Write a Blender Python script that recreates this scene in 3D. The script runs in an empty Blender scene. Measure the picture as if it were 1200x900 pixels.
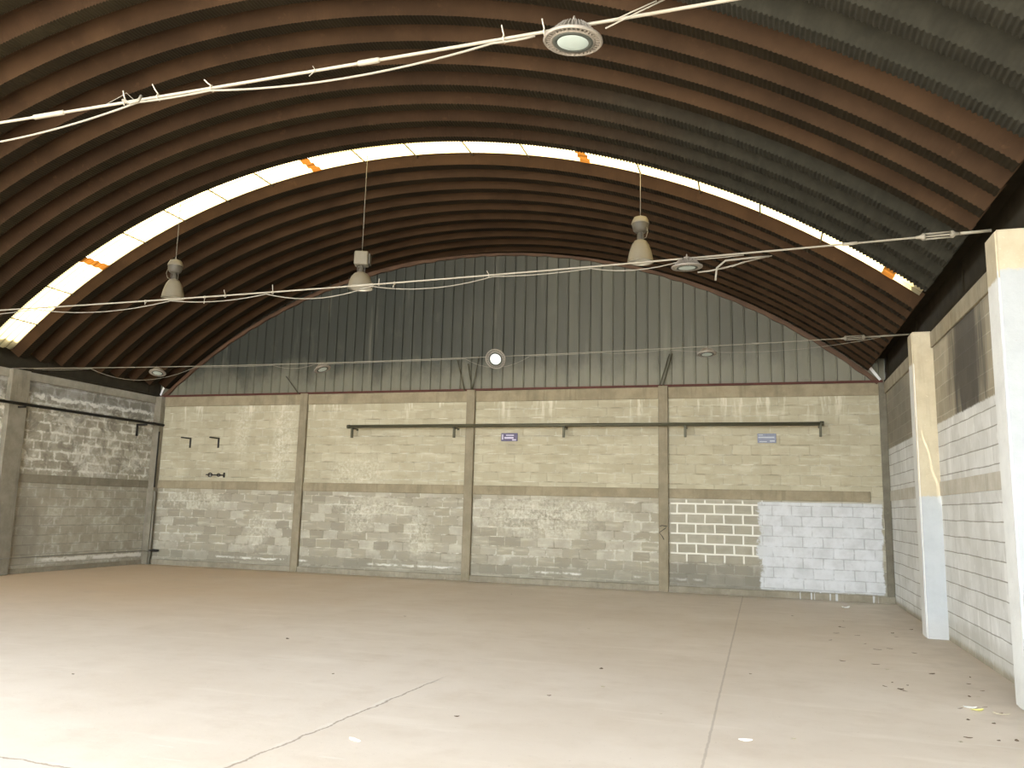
import bpy, bmesh, math, random
from mathutils import Vector, Matrix
random.seed(7)
C = bpy.context.scene.collection
PI = math.pi
XL, XR, YB, H = -14.80, 2.35, 16.92, 4.20
YF = -2.6                      # open front of the shed, behind the camera
CX = (XL + XR) / 2
RA, ZC = 12.76, -5.35          # vault: radius of the inner crests, centre height
PITCH, DEEP = 0.53, 0.20

# ------------------------------------------------------------------ shader helper
class Mat:
    def __init__(s, name, rough=0.85, metal=0.0, spec=0.25):
        s.m = bpy.data.materials.new(name); s.m.use_nodes = True
        s.t = s.m.node_tree; s.b = s.t.nodes['Principled BSDF']
        s.b.inputs['Roughness'].default_value = rough
        s.b.inputs['Metallic'].default_value = metal
        s.b.inputs['Specular IOR Level'].default_value = spec
        s._pos = None
    def n(s, typ): return s.t.nodes.new(typ)
    def put(s, sock, v):
        if isinstance(v, bpy.types.NodeSocket): s.t.links.new(v, sock)
        elif isinstance(v, (tuple, list)) and len(v) == 3 and sock.type == 'RGBA': sock.default_value = (*v, 1)
        else: sock.default_value = v
    def pos(s):
        if s._pos is None:
            tc = s.n('ShaderNodeTexCoord'); s._pos = tc.outputs['Object']
        return s._pos
    def xyz(s, v=None):
        q = s.n('ShaderNodeSeparateXYZ'); s.put(q.inputs[0], v or s.pos()); return q.outputs
    def vec(s, x=0.0, y=0.0, z=0.0):
        q = s.n('ShaderNodeCombineXYZ')
        for i, a in enumerate((x, y, z)): s.put(q.inputs[i], a)
        return q.outputs[0]
    def f(s, op, a, b=0.0, c=None, clamp=False):
        q = s.n('ShaderNodeMath'); q.operation = op; q.use_clamp = clamp
        s.put(q.inputs[0], a); s.put(q.inputs[1], b)
        if c is not None: s.put(q.inputs[2], c)
        return q.outputs[0]
    def add(s, a, b): return s.f('ADD', a, b)
    def mul(s, a, b): return s.f('MULTIPLY', a, b)
    def sub(s, a, b): return s.f('SUBTRACT', a, b)
    def mx(s, a, b): return s.f('MAXIMUM', a, b)
    def inv(s, a): return s.f('SUBTRACT', 1.0, a)
    def step(s, v, lo, hi):
        q = s.n('ShaderNodeMapRange'); q.interpolation_type = 'SMOOTHSTEP'; q.clamp = True
        s.put(q.inputs[0], v); s.put(q.inputs[1], lo); s.put(q.inputs[2], hi)
        q.inputs[3].default_value = 0; q.inputs[4].default_value = 1
        return q.outputs[0]
    def noise(s, scale, detail=4, rough=0.55, v=None, dist=0.0, col=False):
        q = s.n('ShaderNodeTexNoise'); s.put(q.inputs['Vector'], v or s.pos())
        q.inputs['Scale'].default_value = scale; q.inputs['Detail'].default_value = detail
        q.inputs['Roughness'].default_value = rough; q.inputs['Distortion'].default_value = dist
        return q.outputs['Color'] if col else q.outputs[0]
    def scl(s, sx, sy, sz, off=(0, 0, 0), v=None):
        q = s.n('ShaderNodeMapping'); s.put(q.inputs[0], v or s.pos())
        q.inputs['Scale'].default_value = (sx, sy, sz); q.inputs['Location'].default_value = off
        return q.outputs[0]
    def mix(s, fac, a, b):
        q = s.n('ShaderNodeMix'); q.data_type = 'RGBA'
        s.put(q.inputs[0], fac); s.put(q.inputs[6], a); s.put(q.inputs[7], b)
        return q.outputs[2]
    def box(s, u, v, u0, u1, v0, v1, jit=None, soft=0.03):
        if jit is not None: u = s.add(u, jit); v = s.add(v, jit)
        a = s.mul(s.step(u, u0 - soft, u0 + soft), s.inv(s.step(u, u1 - soft, u1 + soft)))
        b = s.mul(s.step(v, v0 - soft, v0 + soft), s.inv(s.step(v, v1 - soft, v1 + soft)))
        return s.mul(a, b)
    def blob(s, u, v, u0, v0, ru, rv, jit=None, soft=0.35):
        a = s.f('DIVIDE', s.sub(u, u0), ru); b = s.f('DIVIDE', s.sub(v, v0), rv)
        d = s.f('SQRT', s.add(s.mul(a, a), s.mul(b, b)))
        if jit is not None: d = s.add(d, jit)
        return s.inv(s.step(d, 1 - soft, 1 + soft))
    def bump(s, h, strength=0.4, dist=0.02):
        q = s.n('ShaderNodeBump'); q.inputs['Strength'].default_value = strength
        q.inputs['Distance'].default_value = dist; s.put(q.inputs['Height'], h)
        s.t.links.new(q.outputs[0], s.b.inputs['Normal'])
    def col(s, c): s.put(s.b.inputs['Base Color'], c); return s

def plain(name, c, rough=0.6, metal=0.0, var=0.15, scale=6.0, spec=0.25):
    m = Mat(name, rough, metal, spec); a = tuple(x * (1 - var) for x in c); b = tuple(min(1, x * (1 + var)) for x in c)
    m.col(m.mix(m.noise(scale), a, b)); return m.m

# ------------------------------------------------------------------ masonry
def masonry(name, axis):
    m = Mat(name, 0.92)
    X = m.xyz(); u = X[0] if axis == 'x' else X[1]; z = X[2]
    wob = m.mul(m.sub(m.noise(2.2, 2), 0.5), 0.035)
    br = m.n('ShaderNodeTexBrick'); m.put(br.inputs['Vector'], m.vec(m.add(u, wob), m.add(m.add(z, 0.02), m.mul(wob, 0.6)), 0.0))
    br.offset = 0.5; br.inputs['Scale'].default_value = 1.0; br.inputs['Brick Width'].default_value = 0.37
    br.inputs['Row Height'].default_value = 0.2; br.inputs['Mortar Size'].default_value = 0.009
    br.inputs['Mortar Smooth'].default_value = 0.3; br.inputs['Bias'].default_value = 0.0
    br.inputs['Color1'].default_value = (0, 0, 0, 1); br.inputs['Color2'].default_value = (1, 1, 1, 1)
    br.inputs['Mortar'].default_value = (0.5, 0.5, 0.5, 1)
    mort = br.outputs['Fac']; bid = m.n('ShaderNodeRGBToBW'); m.put(bid.inputs[0], br.outputs['Color']); bid = bid.outputs[0]
    b2 = m.n('ShaderNodeTexBrick'); m.put(b2.inputs['Vector'], br.inputs['Vector'].links[0].from_socket); b2.offset = 0.5
    for k_, v_ in (('Scale', 1.0), ('Brick Width', 0.37), ('Row Height', 0.2), ('Mortar Size', 0.045), ('Mortar Smooth', 1.0), ('Bias', 0.0)): b2.inputs[k_].default_value = v_
    halo = b2.outputs['Fac']
    b3 = m.n('ShaderNodeTexBrick'); m.put(b3.inputs['Vector'], br.inputs['Vector'].links[0].from_socket); b3.offset = 0.5
    for k_, v_ in (('Scale', 1.0), ('Brick Width', 0.37), ('Row Height', 0.2), ('Mortar Size', 0.019), ('Mortar Smooth', 0.25), ('Bias', 0.0)): b3.inputs[k_].default_value = v_
    row = m.inv(m.step(m.f('ABSOLUTE', m.sub(m.f('FRACT', m.f('DIVIDE', m.add(m.add(z, 0.02), m.mul(wob, 0.6)), 0.2)), 0.5)), 0.40, 0.49))
    row = m.inv(row)
    n1 = m.noise(0.7, 5, 0.6); n2 = m.noise(3.5, 6, 0.65); n3 = m.noise(14, 5, 0.7)
    streak = m.noise(1.0, 5, 0.6, m.scl(5.0, 5.0, 0.7))
    # lime veins (efflorescence) as thin contour lines of a distorted noise
    ve = m.noise(2.1, 4, 0.55, m.scl(1, 1, 1, (3.1, 1.7, 9.2)), dist=0.6)
    vein = m.inv(m.step(m.f('ABSOLUTE', m.sub(ve, 0.5)), 0.008, 0.045))
    jit = m.mul(m.sub(n2, 0.5), 0.5)
    return m, dict(u=u, z=z, br=br, mort=mort, bid=bid, n1=n1, n2=n2, n3=n3, streak=streak, vein=vein, jit=jit, halo=halo, thick=b3.outputs['Fac'], row=row)

def finish(m, d, base, bump=0.5):
    m.col(base)
    h = m.add(m.mul(d['mort'], -1.0), m.mul(d['n3'], 0.5))
    m.bump(h, bump, 0.012)
    return m.m

def back_wall_mat():
    m, d = masonry('back_wall_blocks', 'x'); u, z = d['u'], d['z']
    up = m.step(z, 1.8, 2.0)
    blk_up = m.mix(d['bid'], (0.36, 0.325, 0.225), (0.42, 0.38, 0.27))
    blk_lo = m.mix(d['bid'], (0.265, 0.24, 0.18), (0.35, 0.32, 0.25))
    c = m.mix(up, blk_lo, blk_up)
    c = m.mix(m.mul(m.step(d['n2'], 0.42, 0.7), 0.45), c, (0.33, 0.29, 0.19))
    c = m.mix(m.mul(m.step(d['n1'], 0.5, 0.72), 0.40), c, (0.28, 0.25, 0.175))
    smear = m.noise(1, 5, 0.6, m.scl(1.6, 1, 9.0, (5, 1, 2)))
    c = m.mix(m.mul(m.step(smear, 0.52, 0.68), 0.35), c, (0.56, 0.52, 0.39))
    c = m.mix(m.mul(m.step(m.inv(smear), 0.55, 0.68), 0.35), c, (0.27, 0.24, 0.16))
    # bed joints: broken pale and dark streaks along the courses
    js = m.noise(1, 4, 0.6, m.scl(2.0, 1, 5.0, (2, 7, 0)))
    c = m.mix(m.mul(m.mul(d['row'], m.step(js, 0.50, 0.62)), 0.7), c, (0.60, 0.56, 0.43))
    c = m.mix(m.mul(m.mul(d['row'], m.step(m.inv(js), 0.50, 0.60)), 0.62), c, (0.20, 0.175, 0.115))
    low = m.inv(up)
    c = m.mix(m.mul(d['mort'], m.mul(m.step(d['n2'], 0.46, 0.64), m.add(0.18, m.mul(low, 0.24)))), c, (0.52, 0.485, 0.39))
    c = m.mix(m.mul(d['mort'], m.mul(m.inv(m.step(d['n2'], 0.4, 0.52)), m.add(0.25, m.mul(low, 0.4)))), c, (0.19, 0.165, 0.11))
    # lime bloom that starts at the joints; some lower blocks chalky all over
    lime = m.noise(3.2, 6, 0.68, m.scl(1, 1, 1.5, (3, 3, 8)), dist=0.4)
    area = m.step(m.noise(0.5, 3, 0.5, m.scl(1, 1, 1.3, (8, 2, 1))), 0.42, 0.62)
    bl = m.step(m.add(m.add(lime, m.mul(d['halo'], 0.20)), m.mul(area, 0.10)), 0.72, 0.84)
    c = m.mix(m.mul(bl, m.add(0.22, m.mul(low, 0.30))), c, (0.60, 0.57, 0.47))
    chalk = m.mul(m.mul(m.step(d['bid'], 0.62, 0.75), m.step(d['n2'], 0.38, 0.6)), m.mul(low, 0.40))
    c = m.mix(chalk, c, (0.50, 0.47, 0.385))
    c = m.mix(m.mul(m.mul(m.inv(m.step(d['bid'], 0.12, 0.22)), low), 0.4), c, (0.215, 0.195, 0.15))
    pale = m.mul(m.step(d['n3'], 0.35, 0.75), 0.8)
    for (u0, z0, ru, rv) in ((-9.0, 2.35, 0.75, 0.40), (-8.6, 1.55, 0.9, 0.22), (-8.9, 1.25, 0.35, 0.3), (-4.3, 1.6, 1.5, 0.22),
                             (-11.0, 3.2, 0.28, 1.0), (-12.25, 3.4, 0.22, 0.75), (-4.6, 1.3, 1.2, 0.3), (-7.4, 0.95, 0.3, 0.5),
                             (-11.2, 2.9, 0.15, 0.9), (-13.5, 1.6, 0.9, 0.2), (-11.6, 0.9, 0.3, 0.4)):
        c = m.mix(m.mul(m.blob(u, z, u0, z0, ru, rv, d['jit'], 0.45), m.mul(pale, 0.75)), c, (0.62, 0.59, 0.47))
    # run marks below the top beam, grime near the floor, salt line at 0.3 m
    c = m.mix(m.mul(m.mul(m.step(z, 3.3, 4.0), m.step(d['streak'], 0.55, 0.66)), 0.6), c, (0.70, 0.66, 0.53))
    c = m.mix(m.mul(m.inv(m.step(m.add(z, m.mul(d['jit'], 0.6)), 0.25, 0.62)), 0.55), c, (0.20, 0.185, 0.14))
    salt = m.inv(m.step(m.f('ABSOLUTE', m.sub(m.add(z, m.mul(d['jit'], 0.25)), 0.27)), 0.006, 0.035))
    c = m.mix(m.mul(m.mul(salt, m.step(d['n2'], 0.42, 0.56)), m.mul(m.step(m.noise(0.8, 3, 0.5, m.scl(1, 1, 1, (4, 4, 4))), 0.45, 0.55), 0.8)), c, (0.66, 0.64, 0.56))
    # grimy grey around the unpainted bottom of the right bay
    c = m.mix(m.mul(m.box(u, z, -1.78, 0.1, -0.2, 0.62, m.mul(d['jit'], 0.4), 0.08), 0.55), c, (0.165, 0.155, 0.125))
    # right bay: pointed white joints, then a whitewashed patch with a ragged edge
    g = m.mul(m.box(u, z, -1.80, 0.05, 0.62, 1.86, m.mul(d['jit'], 0.06), 0.02), m.step(m.add(d['thick'], m.mul(m.sub(d['n2'], 0.5), 0.8)), 0.35, 0.6))
    c = m.mix(m.mul(m.box(u, z, -1.80, 0.05, 0.62, 1.86, m.mul(d['jit'], 0.1), 0.03), 0.75), c, m.mix(d['n2'], (0.20, 0.185, 0.135), (0.38, 0.35, 0.27)))
    c = m.mix(g, c, (0.66, 0.64, 0.55))
    rag = m.add(m.mul(m.sub(m.noise(2.6, 5, 0.6), 0.5), 0.42), m.mul(m.sub(d['n3'], 0.5), 0.18))
    w = m.mul(m.mul(m.step(m.add(u, rag), -0.09, -0.02), m.inv(m.step(m.add(u, m.mul(rag, 0.4)), 2.16, 2.20))),
              m.mul(m.step(m.add(z, m.mul(rag, 0.12)), 0.13, 0.17), m.inv(m.step(z, 1.83, 1.86))))
    drips = m.mul(m.mul(m.step(u, 0.4, 0.5), m.step(m.noise(1, 2, 0.5, m.scl(14, 1, 0.3)), 0.62, 0.66)), m.mul(m.step(z, 0.0, 0.02), m.inv(m.step(z, 0.16, 0.2))))
    w = m.mx(w, drips)
    wc = m.mix(m.step(d['n2'], 0.35, 0.75), (0.55, 0.56, 0.555), (0.43, 0.435, 0.425))
    wc = m.mix(m.mul(d['mort'], m.mul(m.step(d['n2'], 0.38, 0.55), 0.7)), wc, (0.33, 0.33, 0.31))
    wc = m.mix(m.mul(m.step(d['bid'], 0.55, 0.9), 0.3), wc, (0.42, 0.43, 0.42))
    wc = m.mix(m.mul(m.step(m.noise(9, 4, 0.7), 0.68, 0.74), 0.7), wc, (0.30, 0.30, 0.27))
    c = m.mix(w, c, wc)
    return finish(m, d, c, 0.6)

def left_wall_mat():
    m, d = masonry('left_wall_blocks', 'y'); u, z = d['u'], d['z']
    c = m.mix(d['bid'], (0.30, 0.275, 0.215), (0.375, 0.35, 0.275))
    c = m.mix(m.mul(m.step(d['n2'], 0.4, 0.65), 0.5), c, (0.235, 0.21, 0.155))
    c = m.mix(m.mul(d['mort'], 0.25), c, m.mix(m.step(d['n2'], 0.4, 0.6), (0.13, 0.115, 0.085), (0.52, 0.50, 0.43)))
    up = m.step(z, 2.0, 2.15)
    lime = m.noise(2.6, 7, 0.70, m.scl(1, 1, 1.2, (1, 5, 2)), dist=0.5)
    bl = m.step(m.add(lime, m.mul(d['halo'], 0.14)), 0.50, 0.70)
    c = m.mix(m.mul(bl, m.add(m.mul(up, 0.50), 0.30)), c, (0.60, 0.58, 0.50))
    cl = m.mul(m.step(m.noise(1.3, 6, 0.72, m.scl(1, 1, 1.1, (7, 3, 1)), dist=1.0), 0.50, 0.60), up)
    c = m.mix(m.mul(cl, 0.55), c, (0.62, 0.60, 0.53))
    hard = m.step(m.add(m.add(lime, m.mul(d['halo'], 0.12)), m.mul(m.sub(d['n1'], 0.5), 0.35)), 0.58, 0.66)
    fine = m.noise(7.5, 6, 0.7, m.scl(1, 1, 1.4), dist=0.8)
    c = m.mix(m.mul(m.mul(hard, m.step(fine, 0.42, 0.56)), m.add(0.15, m.mul(up, 0.70))), c, (0.68, 0.665, 0.60))
    c = m.mix(m.mul(m.mul(d['row'], m.inv(up)), 0.45), c, (0.15, 0.135, 0.10))
    c = m.mix(m.mul(m.mul(m.step(m.inv(lime), 0.52, 0.62), up), 0.45), c, (0.12, 0.11, 0.088))
    # black band under the beam with a lime line through it
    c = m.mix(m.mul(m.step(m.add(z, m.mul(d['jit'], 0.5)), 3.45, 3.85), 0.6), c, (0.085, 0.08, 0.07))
    lime = m.inv(m.step(m.f('ABSOLUTE', m.sub(m.add(m.add(z, m.mul(d['jit'], 0.6)), m.mul(m.sub(d['n1'], 0.5), 0.5)), 3.75)), 0.02, 0.06))
    c = m.mix(m.mul(m.mul(lime, m.step(d['n2'], 0.38, 0.52)), m.mul(m.step(u, 13.1, 13.3), 0.85)), c, (0.66, 0.64, 0.58))
    lime2 = m.inv(m.step(m.f('ABSOLUTE', m.sub(m.add(z, m.mul(d['jit'], 0.3)), 0.25)), 0.02, 0.06))
    c = m.mix(m.mul(m.mul(lime2, m.step(d['n2'], 0.36, 0.5)), m.step(u, 13.6, 14.0)), c, (0.64, 0.62, 0.56))
    c = m.mix(m.mul(m.blob(u, z, 13.35, 0.9, 0.35, 0.7, d['jit'], 0.3), 0.5), c, (0.17, 0.15, 0.115))
    return finish(m, d, c, 0.6)

def right_wall_mat():
    m, d = masonry('right_wall_blocks', 'y'); u, z = d['u'], d['z']
    c = m.mix(d['bid'], (0.28, 0.245, 0.175), (0.35, 0.31, 0.225))
    c = m.mix(m.mul(m.step(d['n2'], 0.4, 0.65), 0.4), c, (0.22, 0.19, 0.135))
    c = m.mix(m.mul(d['mort'], 0.5), c, (0.44, 0.40, 0.31))
    edge = m.mul(d['jit'], 0.5)
    c = m.mix(m.mul(m.blob(m.add(u, m.mul(z, 0.0)), z, 10.50, 3.55, 0.80, 1.05, m.add(edge, m.mul(m.sub(d['streak'], 0.5), 1.6)), 0.4), 0.85), c, (0.035, 0.033, 0.03))
    c = m.mix(m.mul(m.blob(u, z, 15.6, 3.4, 1.6, 0.7, edge, 0.4), 0.5), c, (0.10, 0.095, 0.08))
    wc = m.mix(d['bid'], (0.50, 0.495, 0.455), (0.60, 0.595, 0.555))
    wc = m.mix(m.mul(m.step(d['n2'], 0.4, 0.7), 0.45), wc, (0.68, 0.68, 0.65))
    vs = m.noise(1, 4, 0.6, m.scl(1, 7, 1.2))
    wc = m.mix(m.mul(m.step(vs, 0.54, 0.66), 0.5), wc, (0.74, 0.735, 0.70))
    wc = m.mix(m.mul(m.step(d['n1'], 0.5, 0.7), 0.35), wc, (0.42, 0.41, 0.36))
    wc = m.mix(m.mul(d['mort'], 0.45), wc, m.mix(m.step(d['n2'], 0.45, 0.6), (0.34, 0.33, 0.29), (0.72, 0.715, 0.68)))
    # the bed joints stay dark under the paint
    row = m.f('ABSOLUTE', m.sub(m.f('FRACT', m.f('DIVIDE', m.add(m.add(z, 0.02), m.mul(m.sub(m.noise(1.5, 3), 0.5), 0.03)), 0.2)), 0.5))
    wc = m.mix(m.mul(m.step(row, 0.455, 0.485), 0.8), wc, (0.22, 0.205, 0.165))
    wc = m.mix(m.mul(m.blob(u, z, 11.0, 0.0, 4.5, 0.32, d['jit'], 0.3), 0.4), wc, (0.36, 0.34, 0.27))
    p = m.inv(m.step(m.add(z, m.mul(m.sub(d['n3'], 0.5), 0.06)), 2.88, 2.91))
    p = m.mul(p, m.step(m.add(z, m.mul(m.sub(d['n3'], 0.5), 0.08)), 0.02, 0.12))
    c = m.mix(p, c, wc)
    return finish(m, d, c, 0.5)

def concrete(name, a, b, white=None, drips=False):
    """a, b: the two cast concrete tones; white: (z level, colour) painted below that level"""
    m = Mat(name, 0.9); z = m.xyz()[2]; n = m.noise(3, 6, 0.65); n2 = m.noise(1, 5, 0.6, m.scl(6, 6, 0.6)); n3 = m.noise(18, 4, 0.7)
    c = m.mix(m.step(n, 0.3, 0.7), a, b)
    c = m.mix(m.mul(m.step(n2, 0.52, 0.68), 0.4), c, tuple(x * 0.62 for x in a))
    c = m.mix(m.mul(m.step(n3, 0.62, 0.72), 0.35), c, tuple(min(1, x * 1.5) for x in b))
    if white:
        zz = m.add(z, m.mul(m.sub(n3, 0.5), 0.09))
        wc = m.mix(m.step(n, 0.35, 0.75), white[1], tuple(x * 0.88 for x in white[1]))
        wc = m.mix(m.mul(m.step(n3, 0.68, 0.74), 0.5), wc, (0.35, 0.34, 0.31))
        wc = m.mix(m.mul(m.inv(m.step(zz, 0.05, 0.4)), 0.35), wc, (0.50, 0.47, 0.42))
        c = m.mix(m.inv(m.step(zz, white[0] - 0.015, white[0] + 0.015)), c, wc)
    if drips:      # whitewash run down from the patch in the right bay
        X = m.xyz(); dr = m.mul(m.step(X[0], 0.3, 0.5), m.step(m.noise(1, 2, 0.5, m.scl(11, 1, 0.4)), 0.60, 0.65))
        c = m.mix(m.mul(dr, m.mul(m.step(X[1], 16.5, 16.6), 0.85)), c, (0.52, 0.53, 0.53))
    m.col(c); m.bump(m.add(n3, n), 0.35, 0.012); return m.m

def floor_mat():
    m = Mat('dusty_concrete', 0.78); X = m.xyz(); x, y = X[0], X[1]
    n1 = m.noise(0.35, 5, 0.6); n2 = m.noise(2.6, 6, 0.62); n3 = m.noise(24, 4, 0.7)
    c = m.mix(m.step(n1, 0.35, 0.68), (0.62, 0.54, 0.445), (0.68, 0.605, 0.515))
    c = m.mix(m.mul(m.step(n2, 0.45, 0.75), 0.35), c, (0.55, 0.46, 0.36))
    sw = m.noise(1, 4, 0.6, m.scl(0.5, 3.2, 1))
    c = m.mix(m.mul(m.step(sw, 0.56, 0.70), 0.35), c, (0.74, 0.67, 0.58))
    c = m.mix(m.mul(m.step(n3, 0.64, 0.72), 0.3), c, (0.27, 0.21, 0.15))
    floor_glow = m.mul(m.inv(m.step(m.add(x, m.mul(m.sub(n1, 0.5), 6.0)), -14.0, -3.5)), m.step(m.add(y, m.mul(m.sub(n1, 0.5), 5.0)), 6.0, 12.0))
    c = m.mix(m.mul(floor_glow, 0.6), c, (0.64, 0.455, 0.275))  # warm skylight glow on the left floor, painted into the colour
    # dragged pale scratches
    sc = m.noise(1, 2, 0.5, m.scl(0.9, 17, 1, (3, 0, 0)))
    c = m.mix(m.mul(m.mul(m.step(sc, 0.66, 0.70), m.step(n2, 0.5, 0.6)), 0.5), c, (0.68, 0.64, 0.57))
    gr = m.noise(46, 3, 0.7)
    c = m.mix(m.mul(m.step(gr, 0.66, 0.74), 0.35), c, (0.22, 0.17, 0.12))
    big = m.noise(1.1, 6, 0.7, m.scl(1, 1.6, 1, (9, 4, 0)))
    c = m.mix(m.mul(m.step(big, 0.52, 0.70), 0.28), c, (0.53, 0.44, 0.345))
    # slab joints and ragged crack
    jx = m.mul(m.sub(m.noise(3.0, 4, 0.6), 0.5), 0.10); jf = m.mul(m.sub(m.noise(9, 4, 0.7), 0.5), 0.05)
    j1 = m.inv(m.step(m.f('ABSOLUTE', m.add(m.add(x, 0.40), m.mul(jf, 0.4))), 0.005, 0.013))
    j2 = m.inv(m.step(m.f('ABSOLUTE', m.add(m.add(m.add(x, 3.05), m.mul(m.sub(y, 5.6), -0.075)), m.add(jx, jf))), 0.004, 0.016))
    j2 = m.mul(j2, m.inv(m.step(m.add(y, jx), 6.9, 7.6)))
    j3 = m.mul(m.inv(m.step(m.f('ABSOLUTE', m.add(m.sub(y, 4.10), m.add(jx, jf))), 0.004, 0.015)), m.inv(m.step(x, -4.0, -3.9)))
    c = m.mix(m.mul(j1, 0.38), c, (0.24, 0.19, 0.14))
    halo = m.inv(m.step(m.f('ABSOLUTE', m.add(m.add(m.add(x, 3.08), m.mul(m.sub(y, 5.6), -0.075)), m.add(jx, jf))), 0.012, 0.04))
    c = m.mix(m.mul(m.mul(halo, m.step(n2, 0.45, 0.6)), m.mul(m.inv(m.step(y, 6.6, 7.4)), 0.55)), c, (0.74, 0.70, 0.62))
    c = m.mix(m.mul(m.mx(j2, j3), 0.75), c, (0.25, 0.20, 0.15))
    # dirt gathered along the foot of the walls
    dirt = m.mx(m.step(m.add(x, m.mul(m.sub(n2, 0.5), 0.8)), XR - 0.75, XR - 0.1), m.step(m.add(y, m.mul(m.sub(n2, 0.5), 0.8)), YB - 0.7, YB - 0.1))
    c = m.mix(m.mul(dirt, 0.28), c, (0.235, 0.195, 0.145))
    m.col(c); m.bump(m.add(m.mul(n3, 0.4), n2), 0.18, 0.02)
    return m.m

def rib_mat(name, a, b, grey=None, warm=0.0):
    """painted steel, rusted brown; grey: (colour, x from, x to) greyer towards the right of the vault"""
    m = Mat(name, 0.7, 0.0, 0.06); X = m.xyz(); oi = m.n('ShaderNodeObjectInfo')
    v = m.vec(X[0], m.add(X[1], m.mul(oi.outputs['Random'], 40.0)), X[2])
    n = m.noise(1.1, 5, 0.6, v); n2 = m.noise(7, 4, 0.7, v)
    c = m.mix(m.step(n, 0.3, 0.7), a, b)
    c = m.mix(m.mul(oi.outputs['Random'], 0.35), c, tuple(x * 0.55 for x in a))
    c = m.mix(m.mul(m.step(n2, 0.58, 0.75), 0.4), c, tuple(min(1, x * 1.6) for x in b))
    if grey:
        g = m.step(m.add(X[0], m.mul(m.sub(n, 0.5), 3.0)), grey[1], grey[2])
        c = m.mix(g, c, m.mix(m.step(n2, 0.35, 0.7), grey[0], tuple(x * 1.35 for x in grey[0])))
    m.col(c); return m.m

M = {}
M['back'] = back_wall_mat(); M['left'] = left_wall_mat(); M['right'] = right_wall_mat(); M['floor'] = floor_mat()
CON = ((0.195, 0.165, 0.108), (0.26, 0.222, 0.15))
M['pillar'] = concrete('cast_concrete_pillar', *CON)
M['beam'] = concrete('cast_concrete_beam', (0.215, 0.18, 0.115), (0.29, 0.245, 0.16))
M['beam_left'] = concrete('weathered_concrete_beam', (0.165, 0.148, 0.108), (0.235, 0.21, 0.158))
M['beam_pale'] = concrete('pale_concrete_beam', (0.40, 0.37, 0.295), (0.48, 0.45, 0.375))
M['plinth'] = concrete('concrete_plinth', (0.20, 0.175, 0.125), (0.28, 0.25, 0.185), drips=True)
M['corner'] = concrete('dark_corner_concrete', (0.125, 0.112, 0.082), (0.18, 0.162, 0.12))
WH = (0.42, 0.438, 0.436)
M['near_face'] = concrete('half_painted_concrete', (0.42, 0.36, 0.25), (0.50, 0.44, 0.31), (1.90, WH))
M['near_face_full'] = concrete('painted_pillar_face', (0.44, 0.38, 0.26), (0.52, 0.46, 0.33), (3.84, WH))
M['side_face'] = concrete('painted_pillar_side', (0.36, 0.31, 0.21), (0.44, 0.38, 0.27), (3.76, (0.62, 0.62, 0.58)))
M['web_rust'] = rib_mat('rust_web', (0.029, 0.0160, 0.0078), (0.046, 0.0255, 0.0125))
M['crest_rust'] = rib_mat('sooty_crest', (0.0125, 0.0092, 0.005), (0.018, 0.013, 0.0068))
GR = (0.019, 0.0175, 0.012)
M['web_grey'] = rib_mat('grey_web', (0.028, 0.0155, 0.0078), (0.040, 0.022, 0.011), (GR, -3.5, 0.2))
M['crest_grey'] = rib_mat('grey_crest', (0.018, 0.0135, 0.007), (0.025, 0.019, 0.010), ((0.022, 0.0205, 0.015), -3.5, 0.2))
M['gutter'] = plain('dark_gutter_steel', (0.021, 0.017, 0.0105), 0.8, 0.0, 0.5, 5, 0.02)
M['gable'] = None
M['red'] = plain('red_primer_steel', (0.075, 0.024, 0.016), 0.7, 0, 0.5, 2.5)
M['trim_rust'] = plain('rusty_flashing', (0.085, 0.048, 0.027), 0.7, 0, 0.6, 2.0)
M['tin'] = plain('bright_flashing', (0.80, 0.80, 0.78), 0.45, 0.0, 0.05)
M['rod'] = plain('cream_painted_rod', (0.235, 0.21, 0.16), 0.5, 0, 0.12, 3)
M['rod_far'] = plain('dusty_rod', (0.175, 0.16, 0.125), 0.5, 0, 0.12, 3)
M['cable'] = plain('white_cable', (0.20, 0.18, 0.14), 0.55, 0, 0.12, 3)
M['tie'] = plain('pale_cable_tie', (0.36, 0.32, 0.25), 0.5)
M['lamp'] = plain('dusty_lamp_enamel', (0.165, 0.145, 0.105), 0.5, 0.0, 0.12, 9)
M['lamp_dark'] = plain('dusty_ballast_enamel', (0.075, 0.067, 0.052), 0.55, 0.0, 0.2, 9)
M['lamp_in'] = plain('reflector_lining', (0.42, 0.39, 0.32), 0.3, 0.3, 0.06)
M['lamp_glass'] = plain('lamp_glass', (0.45, 0.43, 0.37), 0.15, 0.0, 0.05)
M['led_body'] = plain('dusty_aluminium', (0.22, 0.195, 0.16), 0.5, 0.2, 0.15, 14)
M['led_dark'] = plain('led_gasket_and_slot_shade', (0.05, 0.055, 0.045), 0.6)
M['led_lens'] = plain('frosted_lens', (0.36, 0.42, 0.39), 0.35, 0.0, 0.04)
M['led_lens_white'] = plain('frosted_lens_daylit', (0.93, 0.93, 0.88), 0.3, 0.0, 0.01)  # paler copy of the lens, with the daylight it faces put into the colour
M['pipe'] = plain('dark_pipe_paint', (0.075, 0.070, 0.042), 0.5, 0.2, 0.3, 4)
M['black'] = plain('black_iron', (0.028, 0.025, 0.020), 0.6, 0.2, 0.3, 8)
M['navy'] = plain('navy_sign_paint', (0.10, 0.085, 0.14), 0.5, 0, 0.2, 20)
M['slate'] = plain('faded_blue_sign_paint', (0.20, 0.215, 0.27), 0.55, 0, 0.25, 20)
M['print'] = plain('pale_sign_print', (0.50, 0.46, 0.56), 0.6)
M['print2'] = plain('faded_sign_print', (0.42, 0.44, 0.46), 0.6)
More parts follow.
